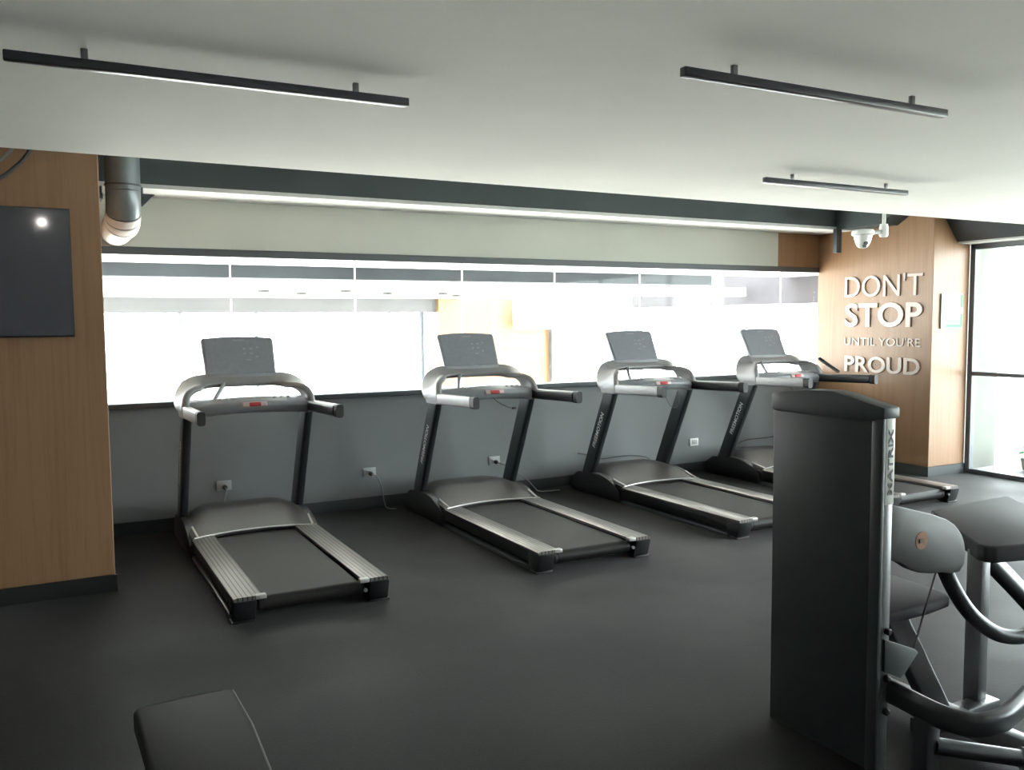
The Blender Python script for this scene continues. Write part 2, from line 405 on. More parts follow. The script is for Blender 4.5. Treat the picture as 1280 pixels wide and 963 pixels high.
for x in (3.41, 5.51, 7.56, 9.62):
    MB().box(x-0.05, x+0.05, 26.05, 26.15, -0.9, 1.93).build('mullion', 'mullion_grey', wf2, smooth=False)
MB().box(10.70, 10.79, 26.05, 26.2, -0.9, 1.93).build('mullion', 'outside_dark', wf2, smooth=False)
sbox('wall_far', 'wood_bright', 11.2, 15.3, 25.8, 26.2, -1.5, 2.36)
sbox('trim_7', 'outside_white', 13.75, 15.5, 24.9, 25.5, 1.35, 2.75)
sbox('trim_8', 'outside_grey', 15.3, 15.48, 25.6, 25.8, -1.5, 1.9)
sbox('trim_9', 'outside_grey', 16.05, 16.30, 26.0, 26.2, -1.5, 1.1)
sbox('trim_9', 'outside_grey', 16.9, 17.15, 26.0, 26.2, -1.5, 1.2)
for x0, x1, z0, z1 in ((15.6, 16.3, 1.95, 2.4), (16.6, 17.3, 1.9, 2.4)):
    sbox('trim_10', 'outside_grey', x0, x1, 27.0, 27.2, z0, z1)
sbox('trim_11', 'outside_white', 7.82, 8.07, 11.9, 12.15, -3.0, 3.0)
sbox('trim_11', 'outside_white', 9.47, 9.78, 11.3, 11.55, -3.0, 3.0)
sbox('trim_12', 'outside_white', 5.6, 10.35, 11.0, 11.25, 2.02, 2.16)
# facade running away from the long window on the right
sbox('wall_far_side', 'outside_mauve', 10.5, 10.75, 7.6, 14.4, 1.88, 2.42)
wf3 = struct(MB().box(10.46, 10.6, 7.6, 14.4, 1.83, 1.88).build('window_4', 'white_plastic', smooth=False))
for y in (8.6, 9.91, 11.3, 12.73, 14.2):
    MB().box(10.5, 10.58, y-0.06, y+0.06, -1.0, 1.83).build('mullion', 'mullion_grey', wf3, smooth=False)
for k, (x, y) in enumerate([(4.3, 19.5), (5.5, 20.9), (6.0, 19.0), (7.5, 20.4), (8.9, 20.2), (9.9, 21.6), (10.6, 20.6), (11.3, 21.0)]):
    t = thing('recessed_downlight', (x, y, 2.36), ['first from the left in the bright ceiling beyond the window', 'second from the left in the bright ceiling beyond the window', 'third from the left in the bright ceiling beyond the window', 'fourth from the left in the bright ceiling beyond the window', 'fifth from the left, just left of the orange wall beyond the window', 'sixth from the left, above the left part of the orange wall', 'seventh from the left, above the middle of the orange wall', 'rightmost, above the right part of the orange wall'][k].join(['small dark downlight, ', '']), 'downlight', 'downlights beyond the window')
    MB().lathe([(0.10, 0.0), (0.13, -0.01), (0.13, -0.055), (0.11, -0.065)], (0, 0, 0)).build('lamp_can', 'black_hole', t)
    MB().lathe([(0.09, -0.064), (0.085, -0.072)], (0, 0, 0)).build('lens', 'outside_grey', t)

# ------------------------------------------------------------------ treadmills
def make_treadmill(loc, label):
    t = thing('treadmill', loc, label, 'treadmill', 'treadmills facing the long window')
    # main deck frame (black sides)
    fr = MB()
    for s in (-1, 1):
        fr.box(*sorted((s*0.30, s*0.436)), 0.08, 1.75, 0.050, 0.132, 0.006)
        MB().box(*sorted((s*0.412, s*0.446)), 0.13, 1.70, 0.0, 0.026, 0.005).build('base_rail', 'frame_charcoal', t)
    fr.box(-0.31, 0.31, 0.10, 1.9, 0.035, 0.07)
    fr.box(-0.40, 0.40, 1.6, 2.20, 0.02, 0.10, 0.01)
    fr.build('deck_frame', 'black_plastic', t)
    # belt wrapped over the rear roller
    r = 0.043; prof = [(1.70, 0.125), (0.07, 0.125)]
    for k in range(1, 10):
        a = math.radians(90+18*k); prof.append((0.07+r*math.cos(a), 0.082+r*math.sin(a)))
    prof += [(0.07, 0.039), (1.70, 0.05)]
    MB().prism(prof, 'x', -0.275, 0.275).build('running_belt', 'belt', t)
    rc = MB()
    rc.lathe([(0.028, -0.31), (0.040, -0.30), (0.040, 0.30), (0.028, 0.31)], (0, 0.07, 0.082), 'x').build('rear_roller', 'black_rubber', t)
    for s in (-1, 1):
        # foot rail with raised outer edge
        p = [(0.288, 0.128), (0.288, 0.146), (0.30, 0.150), (0.432, 0.150), (0.446, 0.142), (0.446, 0.128)]
        MB().prism([(s*a, b) for a, b in p], 'y', 0.0, 1.66).build('side_rail', 'brushed_rail', t)
        cap = MB()
        cap.prism([(-0.012, 0.128), (0.14, 0.128), (0.14, 0.03), (0.10, 0.0), (0.03, 0.0), (0.02, 0.02)], 'x', s*0.325, s*0.447, 0.006)
        cap.box(*sorted((s*0.33, s*0.455)), 0.015, 0.10, 0.0, 0.012, 0.003)
        e = cap.build('rear_end_cap', 'black_plastic', t)
        MB().box(*sorted((s*0.268, s*0.325)), -0.006, 0.035, 0.128, 0.152, 0.004).build('belt_guide', 'lip_silver', e)
    MB().tube([(0.30, 0.005, 0.085), (0.30, -0.012, 0.085)], 0.011).build('adjuster_bolt', 'frame_silver', t)
    # motor hood: curved shell
    b = bmesh.new(); NU, NV = 24, 16; grid = []
    prof_v = [(0, 0.152), (0.04, 0.163), (0.15, 0.190), (0.30, 0.226), (0.42, 0.255), (0.50, 0.268), (0.62, 0.272), (0.80, 0.262), (0.92, 0.22), (1.0, 0.12)]
    def pv(v):
        for (a, za), (c, zc) in zip(prof_v[:-1], prof_v[1:]):
            if v <= c: return za+(zc-za)*(v-a)/(c-a)
        return prof_v[-1][1]
    for j in range(NV+1):
        v = j/NV; row = []
        for i in range(NU+1):
            u = -1+2*i/NU; y0 = 1.50 + 0.10*(1-u*u); y1 = 2.30 - 0.10*u**4
            half = 0.445 - 0.05*max(0, v-0.35)
            fall = 1 - max(0, (abs(u)-0.50)/0.5)**2.2*0.62
            z = 0.150 + (pv(v)-0.150)*fall if pv(v) > 0.15 else pv(v)
            row.append(b.verts.new((u*half, y0+(y1-y0)*v, z)))
        grid.append(row)
    for j in range(NV):
        for i in range(NU): b.faces.new((grid[j][i], grid[j][i+1], grid[j+1][i+1], grid[j+1][i]))
    edge = [grid[0][i] for i in range(NU+1)] + [grid[j][NU] for j in range(1, NV+1)] + [grid[NV][i] for i in range(NU-1, -1, -1)] + [grid[j][0] for j in range(NV-1, 0, -1)]
    low = [b.verts.new((v.co.x, v.co.y, 0.06 if v.co.y > 1.75 else 0.13)) for v in edge]; n = len(edge)
    for i in range(n): b.faces.new((edge[i], low[i], low[(i+1) % n], edge[(i+1) % n]))
    b.faces.new(low); bmesh.ops.recalc_face_normals(b, faces=b.faces)
    h = MB(); h._add(b); hood = h.build('motor_hood', 'hood_plastic', t)
    lip = [(u*0.43, 1.492+0.10*(1-u*u), 0.152) for u in [-1+k/12 for k in range(25)]]
    MB().tube(lip, 0.006, 8).build('hood_lip', 'lip_silver', hood)
    for s in (-1, 1):
        MB().tube([(s*0.405, 1.50, 0.157), (s*0.41, 1.58, 0.172), (s*0.418, 1.67, 0.195)], 0.008, 8).build('hood_crease', 'lip_silver', hood)
        # boot at the foot of the upright
        MB().prism([(1.52, 0.0), (1.52, 0.10), (1.60, 0.155), (1.74, 0.20), (1.84, 0.215), (2.02, 0.215), (2.22, 0.19), (2.33, 0.12), (2.35, 0.05), (2.30, 0.0)], 'x', s*0.395, s*0.462, 0.012).build('upright_boot', 'black_plastic', t)
        # leaning upright
        up = MB().sweep([(s*0.43, 2.10, 0.10), (s*0.43, 1.92, 0.50), (s*0.43, 1.68, 1.02)], rrect(0.165, 0.062, 0.022), wdirs=(0, 1, 0)).build('upright', 'upright_black', t)
        if True:
            # lettering runs up the outer face of the upright
            ax = Vector((0, -0.42, 0.92)).normalized(); side = Vector((0, 0.92, 0.42)).normalized()
            if s < 0: me = fit_text('FREEMOTION', (-0.4605, 1.936-0.022, 0.455), ax, side, 0.36, 0.046, 0.0015, 0.006)
            else: me = fit_text('FREEMOTION', (0.4605, 1.936+0.022, 0.455), ax, -side, 0.36, 0.046, 0.0015, 0.006)
            mesh_obj('lettering', me, 'white_print', up)
    # loop over the handlebars: thick shell, leaning to the front as it rises
    half_pts = [(0.438, 1.695, 0.985), (0.443, 1.70, 1.05), (0.430, 1.74, 1.11), (0.392, 1.80, 1.165), (0.34, 1.85, 1.202), (0.27, 1.88, 1.218), (0.15, 1.89, 1.222)]
    half_w = [(0, 1, 0), (0, 1, 0), (0, 1, 0.15), (0, .95, .32), (0, .88, .5), (0, .8, .62), (0, .76, .66)]
    half_s = [(1.0, 1), (1.0, 1), (1.0, 1), (0.82, 1), (0.62, .95), (0.5, .9), (0.46, .9)]
    pts = [(-x, y, z) for x, y, z in half_pts] + [(x, y, z) for x, y, z in reversed(half_pts)]
    wd = half_w + list(reversed(half_w)); scl = half_s + list(reversed(half_s))
    P = smooth_path(pts, 5); Wd = smooth_path(wd, 5); S_ = smooth_path([(a, c, 0) for a, c in scl], 5)
    MB().sweep(P, rrect(0.25, 0.055, 0.024), wdirs=[tuple(v) for v in Wd], scales=[(v.x, v.y) for v in S_]).build('console_loop', 'silver_shell', t)
    for s in (-1, 1):
        # side arm: black core, silver outer shell, black grip end
        arm = MB().sweep([(s*0.430, 1.76, 1.025), (s*0.434, 1.35, 1.035), (s*0.438, 0.96, 1.045)], rrect(0.078, 0.05, 0.018), wdirs=(0, 0, 1)).build('handrail', 'upright_black', t)
        MB().sweep([(s*0.447, 1.74, 1.022), (s*0.451, 1.35, 1.034), (s*0.455, 0.97, 1.046)], rrect(0.086, 0.034, 0.014), wdirs=(0, 0, 1)).build('handrail_shell', 'silver_shell', arm)
        MB().sweep([(s*0.446, 0.965, 1.045), (s*0.446, 0.90, 1.046)], rrect(0.090, 0.052, 0.018), wdirs=(0, 0, 1)).build('grip_end', 'black_rubber', arm)
    # cross bar with keys
    cb = MB().sweep(smooth_path([(-0.42, 1.66, 1.03), (-0.25, 1.60, 1.05), (0, 1.57, 1.06), (0.25, 1.60, 1.05), (0.42, 1.66, 1.03)], 5), rrect(0.15, 0.088, 0.034), wdirs=(0, 1, 0.25)).build('cross_bar', 'console_grey', t)
    MB().box(-0.075, 0.095, 1.487, 1.512, 1.050, 1.085, 0.006, rot=rotx(-25)).build('key_panel', 'key_pale', cb)
    kp = MB().box(-0.03, 0.05, 1.478, 1.50, 1.054, 1.082, 0.005, rot=rotx(-25)).build('stop_key', 'key_red', cb)
    for x in (0.17, 0.22, 0.27, -0.16, -0.21):
        MB().lathe([(0.014, 0), (0.014, 0.006), (0.008, 0.012)], (x, 1.585, 1.100), 'z', 12).build('button', 'lip_silver', cb)
    MB().tube([(-0.27, 1.60, 1.06), (-0.19, 1.76, 1.14), (-0.13, 1.86, 1.20)], 0.016, 10, 0.022).build('display_strut', 'console_grey', t)
    # display
    R = rotx(-27); piv = Vector((0, 1.88, 1.205))
    def tilted(mb):
        for v in mb.bm.verts: v.co = piv + R @ (v.co - Vector((0, 1.88, 1.205)))
        return mb
    disp = tilted(MB().prism([(-0.255, 1.205), (-0.268, 1.545), (-0.255, 1.565), (-0.12, 1.576), (0, 1.579), (0.12, 1.576), (0.255, 1.565), (0.268, 1.545), (0.255, 1.205)], 'y', 1.86, 1.905, 0.010)).build('display', 'console_grey', t)
    scr = tilted(MB().prism([(-0.240, 1.265), (-0.248, 1.55), (-0.12, 1.560), (0, 1.563), (0.12, 1.560), (0.248, 1.55), (0.240, 1.265)], 'y', 1.855, 1.862)).build('screen', 'screen_dark', disp)
    for (x0, x1, z0, z1) in ((-0.04, 0.05, 1.535, 1.544), (0.03, 0.05, 1.46, 1.475), (0.08, 0.10, 1.46, 1.475), (0.13, 0.15, 1.47, 1.485), (0.03, 0.05, 1.42, 1.435), (0.08, 0.10, 1.42, 1.435), (0.05, 0.08, 1.37, 1.38), (0.12, 0.14, 1.39, 1.405)):
        tilted(MB().box(x0, x1, 1.8535, 1.8556, z0, z1)).build('screen_icon', 'icon_grey', scr)
    # rear shell of the display that steps down into the loop
    return t

RY0 = 4.80
tm1 = make_treadmill((1.295, RY0, 0), 'leftmost treadmill with a pale console, beside the wooden column with the television')
tm2 = copy_tree(tm1); tm2.location = (3.21, RY0, 0); tm2['label'] = 'second treadmill from the left, its display seen against the orange wall beyond the window'
tm3 = copy_tree(tm1); tm3.location = (4.955, RY0+0.03, 0); tm3['label'] = 'third treadmill from the left, with a thin safety cord looping below its console'
tm4 = copy_tree(tm1); tm4.location = (6.69, RY0+0.08, 0); tm4['label'] = 'farthest treadmill on the right, its deck partly hidden behind the tall dark weight tower'
def part_tube(t, name, pts, r, m): return MB().tube(smooth_path(pts, 6), r, 8).build(name, m, t)
part_tube(tm2, 'safety_cord', [(0.0, 1.50, 1.02), (0.03, 1.47, 0.985), (0.09, 1.44, 0.95), (0.14, 1.43, 0.935)], 0.003, 'cable_dark')
MB().box(0.135, 0.17, 1.42, 1.44, 0.925, 0.945, 0.004).build('cord_clip', 'black_plastic', tm2)
part_tube(tm3, 'safety_cord', [(0.02, 1.50, 1.02), (0.03, 1.49, 0.95), (0.07, 1.47, 0.86), (0.12, 1.46, 0.84), (0.17, 1.47, 0.88), (0.19, 1.50, 1.0)], 0.003, 'cable_dark')
part_tube(tm4, 'safety_cord', [(-0.10, 1.50, 1.02), (-0.09, 1.49, 0.96), (-0.04, 1.48, 0.92), (0.01, 1.49, 0.96), (0.02, 1.50, 1.02)], 0.003, 'cable_dark')
rod = MB().tube([(7.135, 6.49, 1.225), (7.135, 6.24, 1.100)], 0.017, 10).build('black_rod', 'upright_black')
tag(rod, 'short black rod leaning up from the right handrail of the farthest treadmill', 'rod')

# ------------------------------------------------------------------ sockets, plugs and cords
def outlet(x, z, label, plug=True):
    t = thing('wall_outlet', (x, WY, z), label, 'outlet', None)
    MB().box(-0.058, 0.058, -0.012, 0.0, -0.04, 0.04, 0.003).build('cover_plate', 'white_plastic' if not plug else 'outlet_plate', t)
    MB().box(-0.035, 0.035, -0.016, -0.011, -0.024, 0.024, 0.002).build('socket_insert', 'outlet_plate', t)
    return t
outlet(1.25, 0.32, 'white wall socket behind the leftmost treadmill')
outlet(2.49, 0.32, 'white wall socket on the bare wall between the two left treadmills')
outlet(3.73, 0.32, 'white wall socket between the uprights of the second treadmill from the left')
outlet(6.16, 0.32, 'white wall socket with nothing plugged in, between the two right treadmills', False)
outlet(7.62, 0.36, 'white wall socket almost hidden by the edge of the weight tower')
def cord(x, z, pts, label, r=0.006):
    t = thing('power_cord', (x, WY-0.02, z), label, 'power cord')
    MB().lathe([(0.014, 0.0), (0.020, -0.012), (0.020, -0.035), (0.010, -0.055)], (0, 0, 0), 'y', 14).build('plug', 'cable_dark', t)
    MB().tube(smooth_path([(a-x, b-(WY-0.02), c-z) for a, b, c in pts], 8), r, 8).build('cable', 'cable_grey', t)
cord(1.25, 0.31, [(1.25, WY-0.07, 0.31), (1.245, WY-0.12, 0.29), (1.22, WY-0.14, 0.20), (1.20, WY-0.16, 0.08), (1.20, WY-0.22, 0.012)], 'grey power cord plugged in behind the leftmost treadmill')
cord(2.49, 0.31, [(2.49, WY-0.07, 0.31), (2.53, WY-0.12, 0.28), (2.56, WY-0.13, 0.18), (2.58, WY-0.12, 0.07), (2.60, WY-0.14, 0.012), (2.66, WY-0.2, 0.009)], 'grey power cord hanging from the socket between the two left treadmills')
cord(3.73, 0.31, [(3.73, WY-0.07, 0.31), (3.78, WY-0.12, 0.29), (3.88, WY-0.14, 0.23), (4.0, WY-0.15, 0.14), (4.08, WY-0.16, 0.05), (4.14, WY-0.17, 0.010), (4.34, WY-0.20, 0.009)], 'dark power cord running right from the socket behind the second treadmill')
MB_ = MB().tube(smooth_path([(4.62, 7.23, 0.33), (4.75, 7.24, 0.30), (4.9, 7.24, 0.25), (5.1, 7.24, 0.255), (5.3, 7.24, 0.25), (5.5, 7.24, 0.2), (5.62, 7.24, 0.05), (5.7, 7.22, 0.009)], 8), 0.006, 8)
tag(MB_.build('power_cord', 'cable_dark'), 'dark cord looping behind the hood of the third treadmill', 'power cord')
MB_ = MB().tube(smooth_path([(6.60, 7.20, 0.25), (6.8, 7.22, 0.30), (7.1, 7.22, 0.31), (7.4, 7.24, 0.30), (7.5, 7.24, 0.2), (7.55, 7.2, 0.009)], 8), 0.006, 8)
tag(MB_.build('power_cord', 'cable_dark'), 'dark cord lying behind the hood of the farthest treadmill', 'power cord')

# ------------------------------------------------------------------ television on the left column
tv = thing('television', (-0.48, 5.78, 1.945), 'large dark wall television on the wooden column at the left edge', 'television')
tilt = rotx(2.7)
def tvbox(name, m, *a, **k):
    parent = k.pop('parent', tv); d = MB().box(*a, **k)
    for v in d.bm.verts: v.co = tilt @ v.co + Vector((0, -0.012, 0))
    return d.build(name, m, parent)
body = tvbox('casing', 'black_plastic', -0.645, 0.645, -0.035, 0.01, -0.372, 0.372, 0.006)
mat('tv_glass', (0.030, 0.032, 0.042), 0.05, spec=0.8)
tvbox('screen', 'tv_glass', -0.635, 0.635, -0.0375, -0.034, -0.360, 0.364)
tvbox('wall_bracket', 'frame_dark', -0.2, 0.2, 0.008, 0.035, -0.15, 0.10)
lamp = thing('wall_lamp', (0.05, RY, 2.30), 'small round lamp on the rear wall behind the camera', 'lamp')
MB().lathe([(0.055, 0.0), (0.055, 0.05), (0.045, 0.06)], (0, 0, 0), 'y').build('lamp_body', 'white_plastic', lamp)
MB().lathe([(0.042, 0.055), (0.042, 0.066)], (0, 0, 0), 'y').build('lamp_lens', 'lamp_glow', lamp)

# cables hanging at the top left
for k, (pts, r, m, lab) in enumerate([
    ([(-0.60, 5.74, 2.44), (-0.30, 5.74, 2.43), (-0.178, 5.74, 2.473), (-0.097, 5.74, 2.542), (-0.055, 5.74, 2.59), (-0.021, 5.74, 2.65), (0.0, 5.74, 2.80), (0.0, 5.74, 2.98)], 0.012, 'cable_dark', 'dark cable drooping above the television, the lower of two'),
    ([(-0.62, 5.77, 2.54), (-0.35, 5.77, 2.52), (-0.20, 5.77, 2.56), (-0.135, 5.77, 2.615), (-0.11, 5.77, 2.66), (-0.09, 5.77, 2.80), (-0.09, 5.77, 2.98)], 0.010, 'cable_grey', 'pale grey cable drooping above the television, the upper of two')]):
    tag(MB().tube(smooth_path(pts, 8), r, 8).build('hanging_cable', m), lab, 'cable')

# ------------------------------------------------------------------ ventilation pipe
dp = thing('ventilation_pipe', (0.52, 6.56, 3.02), 'thick grey pipe dropping from the ceiling beside the left column, with white banded elbow', 'pipe')
RR = 0.112
MB().tube([(0, 0, 0), (0, 0, -0.30), (0, 0, -0.47)], RR, 28).build('straight_pipe', 'galvanised', dp)
MB().lathe([(RR, 0), (RR+0.006, 0.0), (RR+0.006, 0.012), (RR, 0.012)], (0, 0, -0.44), 'z', 28).build('collar', 'frame_dark', dp)
def arc(a0, a1, n=6, R_=0.20):
    # centre of the bend lies toward the wall
    return [(0, R_-R_*math.cos(math.radians(a0+(a1-a0)*k/n)), -0.47-R_*math.sin(math.radians(a0+(a1-a0)*k/n))) for k in range(n+1)]
MB().tube(arc(0, 42, 8), RR, 28).build('grey_elbow', 'galvanised', dp)
for a0, a1 in ((43, 56), (58, 71), (73, 90)):
    MB().tube(arc(a0, a1, 4), RR+0.004, 28).build('elbow_segment', 'pipe_white', dp)
MB().tube(arc(0, 90, 16), RR-0.003, 28).build('elbow_core', 'frame_dark', dp)
MB().tube([(0, 0.20, -0.67), (0, 0.755, -0.67)], RR, 28).build('wall_stub', 'pipe_white', dp)
hb = thing('pipe_bracket', (0.66, 6.80, 2.62), 'small dark triangular bracket under the beam, right of the grey pipe', 'bracket')
MB().prism([(-0.03, -0.05), (0.09, -0.05), (0.0, -0.14)], 'y', -0.02, 0.04, 0.003).build('gusset', 'frame_dark', hb)
MB().tube([(-0.0, 0.01, 0.0), (-0.0, 0.01, -0.06)], 0.012, 10).build('stud', 'frame_dark', hb)
sh = MB().box(0.335, 0.398, 6.62, 6.80, 2.50, 2.54, 0.003).box(0.335, 0.40, 6.72, 6.80, 2.545, 2.60, 0.003).build('pipe_clamp', 'galvanised')
tag(sh, 'small grey metal clamp between the left column and the grey pipe', 'clamp')

# ------------------------------------------------------------------ ceiling lamps
def batten(x0, x1, y, label):
    L = x1-x0; t = thing('ceiling_light', ((x0+x1)/2, y, 2.50), label, 'ceiling light', 'slim linear lamps under the ceiling')
    MB().box(-L/2, L/2, -0.014, 0.016, -0.062, -0.032, 0.004).build('housing', 'lamp_black', t)
    MB().tube([(-L/2+0.01, 0.020, -0.055), (L/2-0.01, 0.020, -0.055)], 0.0065, 10).build('housing_highlight', 'housing_highlight', t)  # pale strip stands in for the daylight highlight on the glossy housing
    for x in (-L/2+0.22, L/2-0.20):
        MB().box(x-0.01, x+0.01, -0.008, 0.008, -0.034, 0.0, 0.002).build('mounting_clip', 'frame_silver', t)
batten(-0.072, 1.220, 3.065, 'long dark linear lamp under the ceiling at the upper left')
batten(1.865, 3.185, 2.285, 'dark linear lamp under the ceiling at the upper right, nearest the camera')
batten(3.725, 4.965, 3.82, 'shorter looking grey linear lamp, farthest right under the ceiling')

# ------------------------------------------------------------------ security camera
sc_ = thing('security_camera', (6.72, 5.40, 3.02), 'white dome security camera on a hanging arm beside the wooden column', 'security camera')
MB().tube([(0, 0, 0), (0, 0, -0.55)], 0.016, 12).build('drop_rod', 'white_plastic', sc_)
MB().lathe([(0.034, -0.53), (0.04, -0.56), (0.04, -0.63), (0.03, -0.645)], (0, 0, 0), 'z', 18).build('junction_cap', 'white_plastic', sc_)
MB().tube([(0, 0, -0.60), (-0.10, 0, -0.605), (-0.20, 0.0, -0.615)], 0.014, 10, 0.020).build('side_arm', 'silver_shell', sc_)
cy_ = -0.27
MB().lathe([(0.03, -0.585), (0.085, -0.592), (0.098, -0.61), (0.098, -0.635), (0.080, -0.645)], (cy_, 0, 0), 'z', 24).build('mount_plate', 'white_plastic', sc_)
dm = MB().lathe([(0.080, -0.64), (0.076, -0.665), (0.064, -0.705), (0.050, -0.735), (0.030, -0.752), (0.008, -0.757)], (cy_, 0, 0), 'z', 24).build('dome_body', 'white_plastic', sc_)
MB().tube([(cy_-0.022, -0.035, -0.708), (cy_-0.028, -0.062, -0.716)], 0.017, 12).build('lens', 'black_hole', dm)
MB().box(cy_-0.040, cy_-0.010, -0.052, -0.03, -0.752, -0.730, 0.003).build('sensor_window', 'black_hole', dm)
bx = MB().box(7.66, 7.74, 6.76, 6.81, 2.36, 2.62, 0.004).build('conduit_box', 'frame_dark')
tag(bx, 'narrow dark box hanging under the beam end next to the dome camera', 'box')

# ------------------------------------------------------------------ wall lettering on the right column
# letters stand on the face x = 8.0, reading from the window (y = 6.9) toward the glass wall (y = 5.93)
LINES = [("DON'T", 1.875, 2.115, 0.0, 6.915, 5.925), ('STOP', 1.545, 1.810, 0.022, 6.905, 5.925), ("UNTIL YOU'RE", 1.342, 1.432, 0.006, 6.915, 5.94), ('PROUD', 1.045, 1.225, 0.022, 6.90, 5.935)]
for word, z0, z1, off, ya, yb in LINES:
    me = fit_text(word, (8.0, ya, z0), (0, -1, 0), (0, 0, 1), ya-yb, z1-z0, 0.010 if word.startswith('UNTIL') else 0.018, off)
    isl = split_islands(me)
    co = [v.co.copy() for v in me.vertices]
    isl.sort(key=lambda q: -max(co[i].y for i in q))
    chars = [c for c in word if c != ' ']
    wi = 0
    faces = [tuple(p.vertices) for p in me.polygons]
    seen = {}
    for idx, q in enumerate(isl):
        ch = chars[idx] if idx < len(chars) else ''
        full = {"UNTIL YOU'RE": 'UNTIL' if idx < 5 else "YOU'RE"}.get(word, word)
        look = 'bold' if off > 0.01 else 'thin'
        if word.startswith('UNTIL'): look = 'small thin'
        nm = ('raised %s pale apostrophe in the word %s on the wooden column' % (look, full)) if ch == "'" else 'raised %s pale letter %s of the word %s on the wooden column' % (look, ch, full)
        s = set(q); mp = {v: k for k, v in enumerate(q)}
        mm = bpy.data.meshes.new('wall_letter')
        org = Vector((8.0, sum(co[i].y for i in q)/len(q), z0))
        mm.from_pydata([co[i]-org for i in q], [], [tuple(mp[v] for v in f) for f in faces if f[0] in s])
        mm.update(); o = mesh_obj('wall_letter', mm, 'acrylic_letter'); o.location = org
        tag(o, nm, 'letter', 'raised letters on the right column')
# poster on the front face of that column
sg = thing('wall_sign', (8.29, 5.815, 1.71), 'white sign with green edge on the bright face of the right column', 'sign')
MB().box(-0.17, 0.17, -0.012, 0.0, -0.18, 0.18, 0.003).build('sign_board', 'sign_white', sg)
MB().box(0.135, 0.165, -0.0145, -0.011, 0.04, 0.17).box(0.135, 0.165, -0.0145, -0.011, -0.17, -0.03).box(-0.09, 0.135, -0.0145, -0.011, -0.17, -0.135).build('green_band', 'sign_green', sg)

# ------------------------------------------------------------------ weight machine at the right
wm = thing('weight_machine', (2.66, 2.33, 0), 'strength machine with tall dark weight tower, grey cam cover and padded seats', 'gym machine')
def W(mb): 
    for v in mb.bm.verts: v.co -= Vector((2.66, 2.33, 0))
    return mb
tower = W(MB().box(2.582, 2.645, 2.10, 2.58, 0.0, 1.30, 0.008)).build('weight_tower', 'shroud_grey', wm)
W(MB().box(2.580, 2.600, 2.058, 2.105, 0.0, 1.298, 0.005)).build('corner_strip', 'cap_grey', tower)
cp = [(2.046, 1.296), (2.046, 1.335), (2.12, 1.348), (2.20, 1.366), (2.28, 1.378), (2.40, 1.376), (2.52, 1.362), (2.580, 1.350), (2.580, 1.285), (2.55, 1.28), (2.12, 1.28)]
W(MB().prism(cp, 'x', 2.572, 2.654, 0.006)).build('tower_cap', 'cap_grey', tower)
W(MB().box(2.603, 2.648, 2.062, 2.105, 0.0, 0.99, 0.005)).build('front_post', 'frame_silver', tower)
stp = W(MB().box(2.601, 2.648, 2.058, 2.105, 0.985, 1.298, 0.003)).build('brand_strip', 'label_strip', tower)
me = fit_text('MATRIX', (2.636-2.66, 2.058-2.33, 1.02), (0, 0, 1), (-1, 0, 0), 0.235, 0.024, 0.002, 0.02)
mesh_obj('lettering', me, 'letter_dark', stp)
# cam cover: rounded plate
cam_poly = [(2.62, 0.988), (2.748, 0.955), (2.883, 0.919), (2.977, 0.887), (3.02, 0.864), (3.045, 0.842), (3.068, 0.815), (3.083, 0.785), (3.093, 0.741), (3.086, 0.700), (3.058, 0.672), (3.01, 0.673), (2.963, 0.684), (2.893, 0.690), (2.824, 0.703), (2.765, 0.727), (2.72, 0.754), (2.668, 0.773), (2.62, 0.785)]
cc = W(MB().prism(cam_poly, 'y', 2.075, 2.115, 0.008)).build('cam_cover', 'cam_grey', wm)
W(MB().lathe([(0.034, 0.0), (0.034, -0.002)], (2.828, 2.0755, 0.826), 'y', 24)).build('round_sticker', 'sticker_orange', cc)
W(MB().box(2.812, 2.836, 2.0705, 2.0745, 0.818, 0.832)).build('sticker_mark', 'sticker_brown', cc)
# lever curving out of the cam cover
lv = smooth_path([(3.02, 2.13, 0.72), (3.06, 2.12, 0.63), (3.12, 2.10, 0.53), (3.19, 2.08, 0.455), (3.28, 2.05, 0.395), (3.40, 2.03, 0.375), (3.52, 2.02, 0.40), (3.64, 2.02, 0.46)], 6)
W(MB().tube(lv, 0.030, 16)).build('curved_lever', 'frame_charcoal', wm)
# seat post, thigh pad and its braces
W(MB().box(3.340, 3.400, 2.17, 2.24, 0.0, 0.69, 0.008)).build('seat_post', 'frame_silver', wm)
seat = [(3.285, 2.125), (3.31, 2.095), (3.45, 2.06), (3.60, 2.06), (3.80, 2.12), (4.02, 2.30), (4.19, 2.51), (4.30, 2.65), (4.31, 2.68), (4.29, 2.69), (3.68, 2.655), (3.64, 2.62), (3.29, 2.16)]
W(MB().prism(seat, 'z', 0.665, 0.735, 0.016, 3)).build('large_pad', 'upholstery', wm)
W(MB().tube([(3.42, 2.20, 0.64), (3.60, 2.20, 0.50), (3.85, 2.20, 0.30)], 0.030, 12, 0.036)).build('pad_brace', 'frame_charcoal', wm)
W(MB().tube([(3.49, 2.26, 0.65), (3.70, 2.26, 0.49), (3.95, 2.26, 0.29)], 0.030, 12, 0.036)).build('pad_brace', 'frame_silver', wm)
